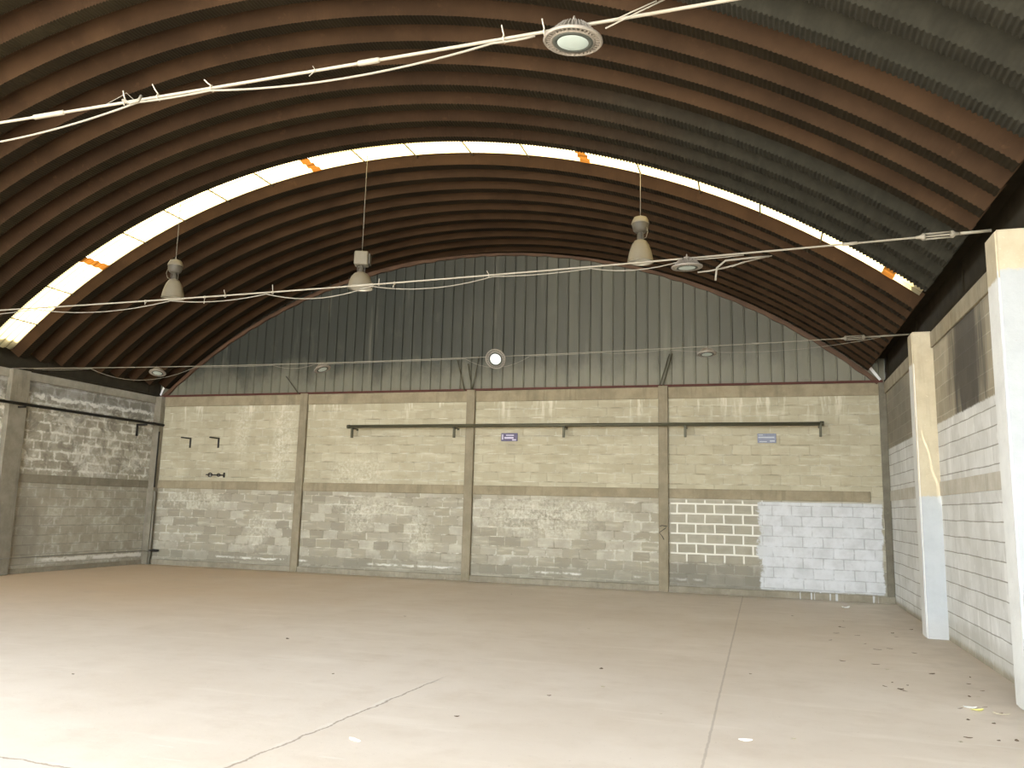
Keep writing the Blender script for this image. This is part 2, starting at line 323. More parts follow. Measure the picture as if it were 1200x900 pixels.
M['leaf'] = plain('dry_leaf', (0.15, 0.105, 0.062), 0.8, 0, 0.4, 30)
M['leaf_pale'] = plain('bleached_leaf', (0.52, 0.46, 0.33), 0.8, 0, 0.3, 30)
M['leaf_yellow'] = plain('yellow_leaf', (0.62, 0.57, 0.20), 0.7, 0, 0.2, 30)
M['paper'] = plain('white_paper', (0.84, 0.83, 0.79), 0.8, 0, 0.05)
M['ground'] = plain('yard_concrete', (0.50, 0.47, 0.42), 0.9, 0, 0.15, 0.6)
M['strap'] = plain('strap_steel', (0.10, 0.085, 0.06), 0.6)

def gable_mat():
    m = Mat('grey_sheet_cladding', 0.55, 0.0); X = m.xyz(); x, z = X[0], X[2]
    sh = m.f('FLOOR', m.f('DIVIDE', x, 0.25)); r = m.n('ShaderNodeTexWhiteNoise'); r.noise_dimensions = '1D'; m.put(r.inputs['W'], sh)
    n = m.noise(0.45, 5, 0.6); st = m.noise(1, 5, 0.6, m.scl(3.2, 1, 0.25)); n3 = m.noise(1.6, 5, 0.65, m.scl(1, 1, 0.6))
    c = m.mix(r.outputs[0], (0.090, 0.087, 0.065), (0.118, 0.114, 0.084))
    # darker tone over the left half, fading out to the right
    darker = m.inv(m.step(m.add(x, m.add(m.mul(m.sub(n, 0.5), 5.0), m.mul(m.sub(st, 0.5), 3.0))), -8.5, -1.5))
    c = m.mix(m.mul(darker, 0.85), c, (0.026, 0.029, 0.024))
    foot = m.inv(m.step(m.add(z, m.mul(m.sub(n3, 0.5), 1.3)), 4.35, 5.1))
    c = m.mix(m.mul(foot, 0.55), c, (0.23, 0.218, 0.158))  # brighter light at the foot of the sheets, painted into the colour
    c = m.mix(m.mul(m.step(st, 0.60, 0.70), 0.25), c, (0.20, 0.19, 0.145))
    c = m.mix(m.mul(m.step(n3, 0.58, 0.72), 0.35), c, (0.085, 0.082, 0.062))
    m.col(c); return m.m
M['gable'] = gable_mat()

def sheet_mat(name, colr, trans, roughcol, lines=()):
    m = Mat(name, 0.4); t = m.t; out = t.nodes['Material Output']
    n = m.noise(2.0, 4, 0.6)
    X = m.xyz(); v = m.f('DIVIDE', m.sub(m.add(X[1], m.mul(m.sub(X[0], CX), 0.045)), 11.27), 0.68)
    ln = 0.0
    for q in lines: ln = m.mx(ln, m.inv(m.step(m.f('ABSOLUTE', m.sub(v, q)), 0.012, 0.030)))
    base = m.mix(n, colr, tuple(x * 0.9 for x in colr))
    if lines: base = m.mix(m.mul(ln, 0.8), base, tuple(x * y for x, y in zip(colr, (0.30, 0.26, 0.16))))
    tr = m.n('ShaderNodeBsdfTranslucent'); m.put(tr.inputs[0], base)
    df = m.n('ShaderNodeBsdfDiffuse'); df.inputs[0].default_value = (*roughcol, 1)
    mx = m.n('ShaderNodeMixShader'); mx.inputs[0].default_value = trans
    t.links.new(df.outputs[0], mx.inputs[1]); t.links.new(tr.outputs[0], mx.inputs[2]); t.links.new(mx.outputs[0], out.inputs[0])
    return m.m
M['sheet'] = sheet_mat('fibreglass_sheet', (0.36, 0.275, 0.125), 0.85, (0.75, 0.68, 0.48), (0.30, 0.52, 0.76))
M['sheet_lap'] = sheet_mat('amber_fibreglass_lap', (0.10, 0.034, 0.004), 0.5, (0.20, 0.10, 0.03), (0.08, 0.24, 0.40, 0.56, 0.72, 0.9))

# ------------------------------------------------------------------ mesh builder
class MB:
    def __init__(s): s.v = []; s.f = []; s.mi = []; s.sm = []
    def quad(s, vs, mi=0, smooth=False):
        b = len(s.v); s.v += [tuple(p) for p in vs]; s.f.append(tuple(range(b, b + len(vs)))); s.mi.append(mi); s.sm.append(smooth)
    def box(s, lo, hi, mi=0, bev=0.0, mx=None):
        bm = bmesh.new(); bmesh.ops.create_cube(bm, size=1)
        for v in bm.verts: v.co = Vector([lo[i] + (v.co[i] + 0.5) * (hi[i] - lo[i]) for i in range(3)])
        if bev: bmesh.ops.bevel(bm, geom=bm.edges[:], offset=bev, segments=2, affect='EDGES', profile=0.5)
        s.merge(bm, mi, mx)
    def merge(s, bm, mi=0, mx=None, smooth=False):
        bm.verts.ensure_lookup_table(); b = len(s.v)
        for v in bm.verts: s.v.append(tuple(mx @ v.co) if mx else tuple(v.co))
        for f in bm.faces: s.f.append(tuple(b + v.index for v in f.verts)); s.mi.append(mi); s.sm.append(smooth)
        bm.free()
    def tube(s, pts, r, seg=8, mi=0, caps=True):
        pts = [Vector(p) for p in pts]; b = len(s.v); n = len(pts); ref = None
        rr = r if isinstance(r, (list, tuple)) else [r] * n
        for i, p in enumerate(pts):
            t = (pts[min(i + 1, n - 1)] - pts[max(i - 1, 0)]).normalized()
            if ref is None: ref = Vector((0, 0, 1)) if abs(t.z) < 0.9 else Vector((1, 0, 0))
            a = t.cross(ref)
            a = a.normalized() if a.length > 1e-6 else t.orthogonal().normalized()
            c = a.cross(t).normalized(); ref = c
            for k in range(seg):
                q = 2 * PI * k / seg; s.v.append(tuple(p + (a * math.cos(q) + c * math.sin(q)) * rr[i]))
        for i in range(n - 1):
            for k in range(seg):
                k2 = (k + 1) % seg
                s.f.append((b + i * seg + k, b + i * seg + k2, b + (i + 1) * seg + k2, b + (i + 1) * seg + k)); s.mi.append(mi); s.sm.append(True)
        if caps:
            s.f.append(tuple(b + k for k in range(seg))[::-1]); s.f.append(tuple(b + (n - 1) * seg + k for k in range(seg))); s.mi += [mi, mi]; s.sm += [False, False]
    def lathe(s, prof, seg=32, mi=0, mx=None, smooth=True):
        b = len(s.v); n = len(prof)
        for (r, z) in prof:
            for k in range(seg):
                q = 2 * PI * k / seg; p = Vector((r * math.cos(q), r * math.sin(q), z)); s.v.append(tuple(mx @ p) if mx else tuple(p))
        for i in range(n - 1):
            for k in range(seg):
                k2 = (k + 1) % seg
                s.f.append((b + i * seg + k, b + i * seg + k2, b + (i + 1) * seg + k2, b + (i + 1) * seg + k)); s.mi.append(mi); s.sm.append(smooth)
        for (i, rev) in ((0, True), (n - 1, False)):
            if prof[i][0] > 1e-5 and False: pass
    def disc(s, r, z, seg=32, mi=0, up=False):
        b = len(s.v)
        for k in range(seg): q = 2 * PI * k / seg; s.v.append((r * math.cos(q), r * math.sin(q), z))
        f = tuple(b + k for k in range(seg)); s.f.append(f if up else f[::-1]); s.mi.append(mi); s.sm.append(False)
    def build(s, name, mats, parent=None, merge=True):
        me = bpy.data.meshes.new(name); me.from_pydata(s.v, [], s.f)
        for m in (mats if isinstance(mats, (list, tuple)) else [mats]): me.materials.append(m)
        me.polygons.foreach_set('material_index', s.mi); me.polygons.foreach_set('use_smooth', s.sm); me.update()
        o = bpy.data.objects.new(name, me); C.objects.link(o)
        if parent: o.parent = parent
        return o

def tag(o, label=None, cat=None, group=None, kind=None):
    if label: o['label'] = label
    if cat: o['category'] = cat
    if group: o['group'] = group
    if kind: o['kind'] = kind
    return o
def empty(name, loc=(0, 0, 0), rot=(0, 0, 0)):
    o = bpy.data.objects.new(name, None); C.objects.link(o); o.location = loc; o.rotation_euler = rot; o.empty_display_size = 0.2; return o
def struct(o, label, cat): return tag(o, label, cat, None, 'structure')
def boxes(name, mat, *bs, parent=None, bev=0.0):
    b = MB()
    for lo, hi in bs: b.box(lo, hi, 0, bev)
    return b.build(name, mat, parent)
def copy_tree(o, parent=None):
    c = o.copy(); C.objects.link(c)
    if parent: c.parent = parent
    for ch in list(o.children): copy_tree(ch, c)
    return c

# ------------------------------------------------------------------ shell
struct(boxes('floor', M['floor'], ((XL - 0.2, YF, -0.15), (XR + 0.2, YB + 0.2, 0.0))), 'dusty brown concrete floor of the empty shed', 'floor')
struct(boxes('ground', M['ground'], ((-60, -70, -0.25), (50, YF, -0.02))), 'concrete yard in front of the open shed', 'ground')
struct(boxes('wall_back', M['back'], ((XL - 0.2, YB, 0), (XR + 0.2, YB + 0.2, H))), 'grey block back wall with whitewashed patch in its right bay', 'wall')
struct(boxes('wall_left', M['left'], ((XL - 0.2, YF, 0), (XL, YB, H))), 'lime-stained grey block left wall', 'wall')
struct(boxes('wall_right', M['right'], ((XR, YF, 0), (XR + 0.2, YB, H))), 'block right wall painted off-white below a sooty stain', 'wall')

# gable sheets: vertical pans with a standing seam every 25 cm
def arch_z(x, r=RA): return ZC + math.sqrt(max(0.0, r * r - (x - CX) ** 2))
b = MB(); yg = YB + 0.02; x = XL; prof = []
while x < XR - 1e-6:
    prof += [(x, 0.0), (x + 0.020, -0.030), (x + 0.032, -0.030), (x + 0.048, 0.0), (x + 0.14, -0.004)]
    x += 0.25
prof = [(min(a, XR), d) for a, d in prof] + [(XR, 0.0)]
for (xa, da), (xb, db) in zip(prof, prof[1:]):
    if xb - xa < 1e-5: continue
    tz = lambda q: max(arch_z(q) + 0.12, 4.80 if (q - XL < 0.6 or XR - q < 0.6) else H)
    b.quad([(xa, yg + da, H - 0.02), (xb, yg + db, H - 0.02), (xb, yg + db, tz(xb)), (xa, yg + da, tz(xa))])
struct(b.build('wall_gable', M['gable']), 'dark grey vertical sheet metal gable under the vault', 'wall')
# flashing along the top of the gable
b = MB(); N = 90; pa = None
for i in range(N + 1):
    xx = XL + 0.12 + (XR - XL - 0.24) * i / N; zz = arch_z(xx)
    nx, nz = (xx - CX) / RA, (zz - ZC) / RA
    w = 0.06 + 0.012 * math.sin(i * 2.3)
    ring = [(xx - nx * w, YB - 0.05, zz - nz * w), (xx + nx * 0.03, YB - 0.05, zz + nz * 0.03), (xx + nx * 0.03, YB + 0.0, zz + nz * 0.03), (xx - nx * w, YB + 0.0, zz - nz * w)]
    if pa:
        for k in range(4): b.quad([pa[k], pa[(k + 1) % 4], ring[(k + 1) % 4], ring[k]])
    else: b.quad(ring[::-1])
    pa = ring
b.quad(pa)
struct(b.build('trim_1', M['trim_rust']), 'rusty flashing following the curve above the gable', 'flashing')
struct(boxes('trim_2', M['red'], ((XL + 0.05, YB - 0.06, H), (XR - 0.05, YB - 0.002, H + 0.045))), 'dark red steel strip along the foot of the gable', 'steel strip')

# concrete frame
BAY = (XR - XL) / 4
struct(boxes('trim_3', M['beam'], ((XL, YB - 0.035, 1.88), (2.00, YB, 2.08)), bev=0.008), 'concrete tie beam halfway up the back wall', 'beam')
struct(boxes('trim_4', M['beam'], ((XL, YB - 0.03, 3.95), (XR, YB, H)), bev=0.008), 'concrete crown beam along the top of the back wall', 'beam')
struct(boxes('trim_5', M['beam_left'], ((XL, YF, 1.88), (XL + 0.03, YB, 2.06)), bev=0.008), 'concrete tie beam halfway up the left wall', 'beam')
struct(boxes('trim_6', M['beam_left'], ((XL, YF, 4.02), (XL + 0.03, YB, H)), bev=0.008), 'concrete crown beam along the top of the left wall', 'beam')
struct(boxes('trim_7', M['beam_pale'], ((XR - 0.012, YF, 1.91), (XR, YB, 2.10)), bev=0.004), 'smooth concrete tie beam halfway up the right wall', 'beam')
struct(boxes('trim_8', M['pillar'], ((XR - 0.03, YF, 3.98), (XR, YB, H)), bev=0.008), 'concrete crown beam along the top of the right wall', 'beam')
struct(boxes('baseboard_back', M['plinth'], ((XL, YB - 0.065, 0), (XR, YB, 0.13)), bev=0.012), 'low concrete plinth at the foot of the back wall', 'plinth')
struct(boxes('baseboard_left', M['plinth'], ((XL, YF, 0), (XL + 0.03, YB, 0.11)), bev=0.012), 'low concrete plinth at the foot of the left wall', 'plinth')
for k, lab in enumerate(('concrete back wall pillar nearest the left corner', 'concrete pillar in the middle of the back wall', 'concrete back wall pillar beside the white pointed blocks')):
    xx = XL + BAY * (k + 1)
    o = struct(boxes('pillar', M['pillar'], ((xx - 0.10, YB - 0.085, 0), (xx + 0.10, YB, H + 0.02)), bev=0.012), lab, 'pillar')
    if k == 2:
        b = MB(); yy = YB - 0.086
        b.tube([(xx - 0.075, yy, 1.305), (xx - 0.03, yy, 1.325), (xx + 0.075, yy, 1.31), (xx + 0.04, yy, 1.27), (xx - 0.085, yy, 1.18), (xx - 0.02, yy, 1.10), (xx + 0.01, yy, 1.04)], 0.008, 5)
        q = b.build('painted_mark', M['black'], o); q['label'] = 'dark angular stroke brushed on the pillar'
struct(boxes('pillar', M['beam_left'], ((XL, YB - 0.16, 0), (XL + 0.20, YB, H)), bev=0.012), 'grey concrete pillar in the left back corner', 'pillar')
struct(boxes('pillar', M['corner'], ((XR - 0.13, YB - 0.05, 0), (XR, YB, H)), bev=0.012), 'grey concrete pillar in the right back corner', 'pillar')
struct(boxes('pillar', M['beam_left'], ((XL, 12.52, 0), (XL + 0.12, 12.96, H)), bev=0.012), 'weathered concrete pillar of the left wall', 'pillar')
struct(boxes('pillar', M['beam_left'], ((XL, 8.20, 0), (XL + 0.12, 8.62, H)), bev=0.012), 'concrete pillar of the left wall, outside the view', 'pillar')

def side_pillar(y0, y1, near, lab):
    b = MB(); x0 = 2.08; bm = bmesh.new(); bmesh.ops.create_cube(bm, size=1)
    for v in bm.verts: v.co = Vector((x0 + (v.co.x + .5) * (XR + 0.02 - x0), y0 + (v.co.y + .5) * (y1 - y0), (v.co.z + .5) * (H + 0.02)))
    bmesh.ops.bevel(bm, geom=[e for e in bm.edges], offset=0.018, segments=3, affect='EDGES')
    bm.normal_update(); fl = [(1 if f.normal.y < -0.72 else 0) for f in bm.faces]
    b.merge(bm); b.mi = fl
    return struct(b.build('pillar', [M['side_face'], near]), lab, 'pillar')
side_pillar(12.34, 12.66, M['near_face'], 'right wall pillar painted white only on its lower half')
side_pillar(7.98, 8.34, M['near_face_full'], 'tall white-painted pillar nearest the viewer on the right wall')
side_pillar(3.62, 3.98, M['near_face_full'], 'right wall pillar beside the viewer, outside the view')

# dark gutter steel between wall heads and vault
for sgn, nm, lab in ((1, 'trim_9', 'dark steel gutter plate above the right wall'), (-1, 'trim_10', 'dark steel gutter plate above the left wall')):
    b = MB(); xw = XR if sgn > 0 else XL
    pr = [(0.10, H), (-0.015, H + 0.004), (-0.02, H + 0.05), (0.005, H + 0.07), (0.005, 4.68), (-0.33, 4.72), (-0.42, 4.79), (-0.42, 4.83), (0.10, 4.75)]
    for i in range(len(pr)):
        (d0, z0), (d1, z1) = pr[i], pr[(i + 1) % len(pr)]
        q = [(xw + sgn * d0, YF, z0), (xw + sgn * d0, YB + 0.1, z0), (xw + sgn * d1, YB + 0.1, z1), (xw + sgn * d1, YF, z1)]
        b.quad(q)
    yy = YF + 0.8
    while yy < YB:      # lapped plate joints
        b.box((xw + (-0.012 if sgn > 0 else 0.0) - (0.0 if sgn > 0 else 0.005), yy, H + 0.07), (xw + (0.005 if sgn > 0 else 0.012), yy + 0.05, 4.66)); yy += 3.05
    struct(b.build(nm, M['gutter']), lab, 'gutter')
# bright flashing tabs at the two gable feet
for sgn, xw, lab in ((1, XR, 'bright tin flashing tab at the right foot of the gable'), (-1, XL, 'bright tin flashing tab at the left foot of the gable')):
    b = MB(); d = Vector((-sgn * 0.24, -0.12, 0.30)); p0 = Vector((xw - sgn * 0.10, YB - 0.10, H + 0.04)); w = Vector((sgn * 0.018, 0, 0.014)); t = Vector((0, -0.006, 0))
    q = [p0 - w, p0 + w, p0 + d + w * 1.3, p0 + d - w * 1.3]
    b.quad(q[::-1]); b.quad([p + t for p in q])
    for k in range(4): b.quad([q[k], q[(k + 1) % 4], q[(k + 1) % 4] + t, q[k] + t])
    tag(b.build('flashing_tab', M['tin']), lab, 'flashing', 'flashing tabs at the gable feet', 'structure')

# ------------------------------------------------------------------ vaulted roof of folded ribs
SKEW = 0.045      # the ribs run slightly out of square with the walls
TH = math.asin((BAY * 2 - 0.34) / RA)
def rib_mesh(name, amp, mats, crimp=0.048):
    n = int(2 * TH * RA / crimp) * 4; b = MB()
    # strips: (y, depth) from near valley middle over the near web, the crest, the far web to the far valley middle; third value scales the crimps
    P = [(-0.175, DEEP, 0.0), (-0.130, DEEP, 0.1), (-0.065, DEEP * 0.5, 0.55), (0.0, 0.0, 0.9), (0.09, -0.004, 1.0), (0.18, 0.0, 0.9), (0.245, DEEP * 0.5, 0.5), (0.31, DEEP, 0.1), (0.355, DEEP, 0.0)]
    strips = [(0, 1, 0), (1, 2, 0), (2, 3, 0), (3, 4, 1), (4, 5, 1), (5, 6, 0), (6, 7, 0), (7, 8, 0)]
    groups = [[0, 1], [1, 2, 3], [3, 4, 5], [5, 6, 7], [7, 8]]
    for g in groups:
        base = len(b.v); w = len(g)
        for i in range(n + 1):
            th = -TH + 2 * TH * i / n; s_ = math.sin(2 * PI * i / 4 + 0.6)
            for j in g:
                y, dp, k = P[j]
                ny = {1: 0.0, 2: -0.7, 6: 0.7}.get(j, 0.0)
                r = RA + dp + amp * k * s_
                b.v.append((CX + r * math.sin(th), y + ny * amp * k * s_ - SKEW * r * math.sin(th), ZC + r * math.cos(th)))
        mi = 1 if g == [3, 4, 5] else 0
        for i in range(n):
            for q in range(w - 1):
                a = base + i * w + q; b.f.append((a, a + w, a + w + 1, a + 1)); b.mi.append(mi); b.sm.append(True)
    me = bpy.data.meshes.new(name); me.from_pydata(b.v, [], b.f)
    for m in mats: me.materials.append(m)
    me.polygons.foreach_set('material_index', b.mi); me.polygons.foreach_set('use_smooth', b.sm); me.update()
    return me
ceil = struct(empty('ceiling', (CX, YF, 0)), 'barrel-vaulted roof of rusty folded steel ribs', 'ceiling')
ribs = {'rust': rib_mesh('rust_rib', 0.0055, (M['web_rust'], M['crest_rust'])), 'grey': rib_mesh('grey_rib', 0.011, (M['web_grey'], M['crest_grey']))}
Y0 = 7.28
k0 = math.ceil((YF + 0.2 - Y0) / PITCH); k1 = int((YB + 0.35 - Y0) / PITCH) + 1
for k in range(k0, k1 + 1):
    if k == 8: continue
    grey = k in (4, 5, 6, 7) or k in (-1, -2, -3, -4)
    o = bpy.data.objects.new('roof_rib', ribs['grey' if grey else 'rust']); C.objects.link(o)
    o.parent = ceil; o.matrix_parent_inverse = Matrix.Translation((-CX, -YF, 0)); o.location = (0, Y0 + k * PITCH, 0)
    if grey: o['label'] = 'grey roof rib with deep crimps'

# skylight strip of fibreglass sheets
sky = struct(empty('window_1', (CX, 11.6, 0)), 'bright curved skylight strip of yellowed fibreglass across the vault', 'skylight')
sky_inv = Matrix.Translation((-CX, -11.6, 0))
RS = RA + 0.15; ya, yb_ = 11.27, 11.95
straps = [-8.20, -7.18, -6.23, -5.21, -4.23, -3.22, -2.24, -1.25, -0.29, 0.70, 1.74, 2.75, 3.74, 4.67, 5.63, 6.58, 7.52, 8.52]
laps = (-6.23, -1.25, 3.74, 8.52)
def sheet(s0, s1, mat, name, lift=0.0):
    b = MB(); n = max(2, int(abs(s1 - s0) / 0.1)); yn = 24
    pts = []
    for i in range(n + 1):
        th = (s0 + (s1 - s0) * i / n) / 12.9
        row = []
        for j in range(yn + 1):
            y = ya + (yb_ - ya) * j / yn; r = RS + lift + 0.016 * math.cos(2 * PI * j / 6.0)
            row.append((CX + r * math.sin(th), y - SKEW * r * math.sin(th), ZC + r * math.cos(th)))
        pts.append(row)
    base = len(b.v)
    for r_ in pts: b.v += r_
    for i in range(n):
        for j in range(yn):
            a = base + i * (yn + 1) + j; b.f.append((a, a + yn + 1, a + yn + 2, a + 1)); b.mi.append(0); b.sm.append(True)
    o = b.build(name, mat, sky); o.matrix_parent_inverse = sky_inv; return o
ends = [-9.0] + list(laps) + [9.0]
for a, c in zip(ends, ends[1:]): sheet(a + (0.08 if a in laps else 0), c - (0.08 if c in laps else 0), M['sheet'], 'translucent_sheet')
for a in laps: sheet(a - 0.085, a + 0.085, M['sheet_lap'], 'sheet_overlap', -0.012)['label'] = 'amber overlap of two sheets'
for a in straps:
    if a in laps: continue
    b = MB(); th = a / 12.9; r = RS - 0.03
    p = lambda y, d: (CX + (r) * math.sin(th + d), y - SKEW * r * math.sin(th), ZC + r * math.cos(th + d))
    b.tube([p(ya + (yb_ - ya) * j / 6, 0.0) for j in range(7)], 0.012, 6)
    o = b.build('purlin', M['strap'], sky); o.matrix_parent_inverse = sky_inv

# ------------------------------------------------------------------ tie rods, their cables and fittings
def sag(x0, z0, x1, z1, y, dip, n=40):
    return [Vector((x0 + (x1 - x0) * i / n, y, z0 + (z1 - z0) * i / n - dip * 4 * (i / n) * (1 - i / n))) for i in range(n + 1)]
def at(pts, x):
    for a, c in zip(pts, pts[1:]):
        if a.x <= x <= c.x: t = (x - a.x) / max(1e-6, c.x - a.x); return a.lerp(c, t)
    return pts[-1].copy()
def tie_rod(y, pts, r, mat, lab, turn, sleeves):
    root = empty('tie_rod', (CX, y, pts[20].z)); inv = Matrix.Translation((-CX, -y, -pts[20].z))
    tag(root, lab, 'tie rod', 'steel tie rods across the vault')
    def add(mb, nm, m=mat):
        o = mb.build(nm, m, root); o.matrix_parent_inverse = inv; return o
    b = MB(); b.tube(pts, r, 10); add(b, 'rod')
    if turn is not None:
        b = MB(); p = at(pts, turn); q = at(pts, turn + 0.26)
        up = Vector((0, 0, 0.026))
        b.tube([p + up, q + up], 0.008, 8); b.tube([p - up, q - up], 0.008, 8)
        d = (q - p).normalized()
        b.tube([p - d * 0.06, p - d * 0.02, p, p + d * 0.02], [r * 1.3, r * 2, 0.036, 0.034], 10); b.tube([q - d * 0.02, q, q + d * 0.02, q + d * 0.06], [0.034, 0.036, r * 2, r * 1.3], 10)
        add(b, 'turnbuckle')
        b = MB(); e = pts[-1] - (pts[-1] - pts[-2]).normalized() * 0.0
        b.tube([q + d * 0.06, e], r * 1.55, 10); add(b, 'end_sleeve')
    for (xa, xb_) in sleeves:
        b = MB(); p = at(pts, xa); q = at(pts, xb_); d = (q - p).normalized()
        b.tube([p, p + d * 0.015, q - d * 0.015, q], [r, r * 1.75, r * 1.75, r], 10); add(b, 'coupling_sleeve')
    return root
R1 = [Vector(p) for p in sag(XL + 0.12, 4.19, 2.10, 4.22, 12.50, 0.12)]
R2 = [Vector(p) for p in sag(XL + 0.12, 4.16, 2.10, 4.27, 8.16, 0.10)]
R3 = [Vector(p) for p in sag(XL, 4.15, 2.10, 4.215, 3.86, 0.08)]
tie_rod(12.50, R1, 0.0075, M['rod_far'], 'thinnest tie rod, furthest back, before the grey gable', 1.22, [(-0.1, 0.03)])
tie_rod(8.16, R2, 0.0095, M['rod'], 'cream tie rod ending at the tall white pillar', 1.52, [(-4.56, -4.26), (0.80, 0.95)])
tie_rod(3.86, R3, 0.0095, M['rod'], 'thick cream tie rod nearest overhead, carrying the large round lamp', None, [(-4.62, -4.35), (-2.2, -2.05)])

def cable(y, rod, knots, dips, lab, r, mat=None, ties=(), extra=()):
    """a cable lashed under its rod at the knots (x), drooping by dips between them"""
    root = empty('power_cord', (knots[0], y, 4.0)); inv = Matrix.Translation((-knots[0], -y, -4.0)); r *= 0.75
    tag(root, lab, 'cable', 'power cables lashed to the tie rods')
    def add(mb, nm, m):
        o = mb.build(nm, m, root); o.matrix_parent_inverse = inv; return o
    pts = []
    off = Vector((0, -0.012, -r * 2 - 0.010))
    for (a, c, dp) in zip(knots, knots[1:], dips):
        n = max(6, int((c - a) / 0.12)); pa_, pc_ = at(rod, a) + off, at(rod, c) + off
        for i in range(n + (1 if c == knots[-1] else 0)):
            t = i / n; p = at(rod, a + (c - a) * t) + off if dp < 0.02 else pa_.lerp(pc_, t)
            pts.append(p - Vector((0, 0, dp * 4 * t * (1 - t))))
    b = MB(); b.tube(pts, r, 8); add(b, 'cable', mat or M['cable'])
    for (tx, ln, lean) in ties:
        p = at(rod, tx); b = MB()
        b.tube([p + Vector((math.cos(q) * 0.0, math.cos(q) * 0.019, math.sin(q) * 0.019 - 0.004)) for q in [2 * PI * i / 10 for i in range(11)]], 0.004, 5)
        b.tube([p + Vector((0, 0, 0.012 if ln > 0 else -0.012)), p + Vector((lean * 0.6, -0.01, ln * 0.6)), p + Vector((lean, -0.015, ln))], 0.0045, 5)
        add(b, 'cable_tie', M['tie'])
    for e in extra:
        b = MB(); b.tube([Vector(q) for q in e[0]], e[1], 6); add(b, e[2], M['cable'])
    return root
cable(12.50, R1, [-14.1, -12.65, -10.17, -8.49, -7.6, -6.33, -4.74, -3.6, -2.48, -1.39, 1.7], [0.02, 0.24, 0.01, 0.07, 0.005, 0.005, 0.17, 0.005, 0.03, 0.12, 0.005],
      'thin drooping cable on the furthest tie rod', 0.0055, M['rod_far'])
k2 = [-9.9, -6.9, -5.6, -5.2, -4.35, -3.3, -2.35, -1.55, -0.72, -0.05]
cable(8.16, R2, [-11.9, -9.3, -7.1, -5.70, -4.30, -2.80, -1.70, -0.72, -0.12], [0.05, 0.09, 0.05, 0.10, 0.08, 0.02, 0.06, 0.005],
      'looping white cable under the middle tie rod', 0.008, None,
      [(-6.3, 0.07, -0.01), (-6.6, -0.09, 0.01), (-5.62, 0.09, 0.0), (-4.2, 0.06, 0.01), (-4.0, -0.06, -0.01), (-2.85, 0.05, -0.02), (-7.5, -0.05, 0.01)],
      [([(0.12, 8.14, 4.155), (-0.02, 8.10, 4.14), (-0.30, 8.08, 4.12), (-0.385, 8.08, 4.05), (-0.40, 8.08, 3.92)], 0.011, 'loose_end'),
       ([(0.15, 8.14, 4.16), (-0.15, 8.12, 4.10), (-0.24, 8.11, 4.06)], 0.006, 'loose_end'),
       ([(-0.12, 8.15, 4.11), (-0.28, 8.14, 4.07), (-0.45, 8.15, 4.045), (-0.58, 8.16, 4.04)], 0.009, 'lamp_lead')])
cable(3.86, R3, [-6.4, -3.75, -3.20, -1.36, -1.12], [0.13, 0.005, 0.065, 0.005],
      'white cable drooping from the nearest overhead tie rod', 0.0085, None,
      [(-3.86, 0.075, -0.012), (-3.60, 0.085, -0.045), (-3.20, 0.055, -0.05), (-1.30, 0.075, -0.012), (-1.07, 0.07, -0.012)],
      [([(-3.80, 3.78, 4.085), (-3.72, 3.76, 4.045), (-3.66, 3.76, 4.05), (-3.66, 3.78, 4.095)], 0.010, 'loop'),
       ([(-4.02, 3.86, 4.125), (-3.93, 3.86, 4.155), (-3.86, 3.86, 4.185), (-3.79, 3.86, 4.125)], 0.0018, 'loose_strand'),
       ([(-0.42, 3.80, 4.19), (-0.55, 3.78, 4.13), (-0.72, 3.77, 4.06)], 0.004, 'loose_strand'),
       ([(-0.46, 3.80, 4.19), (-0.58, 3.79, 4.145), (-0.69, 3.78, 4.10)], 0.004, 'loose_strand'),
       ([(-2.45, 3.79, 4.12), (-2.43, 3.79, 4.09), (-2.47, 3.79, 4.06)], 0.003, 'loose_strand')])

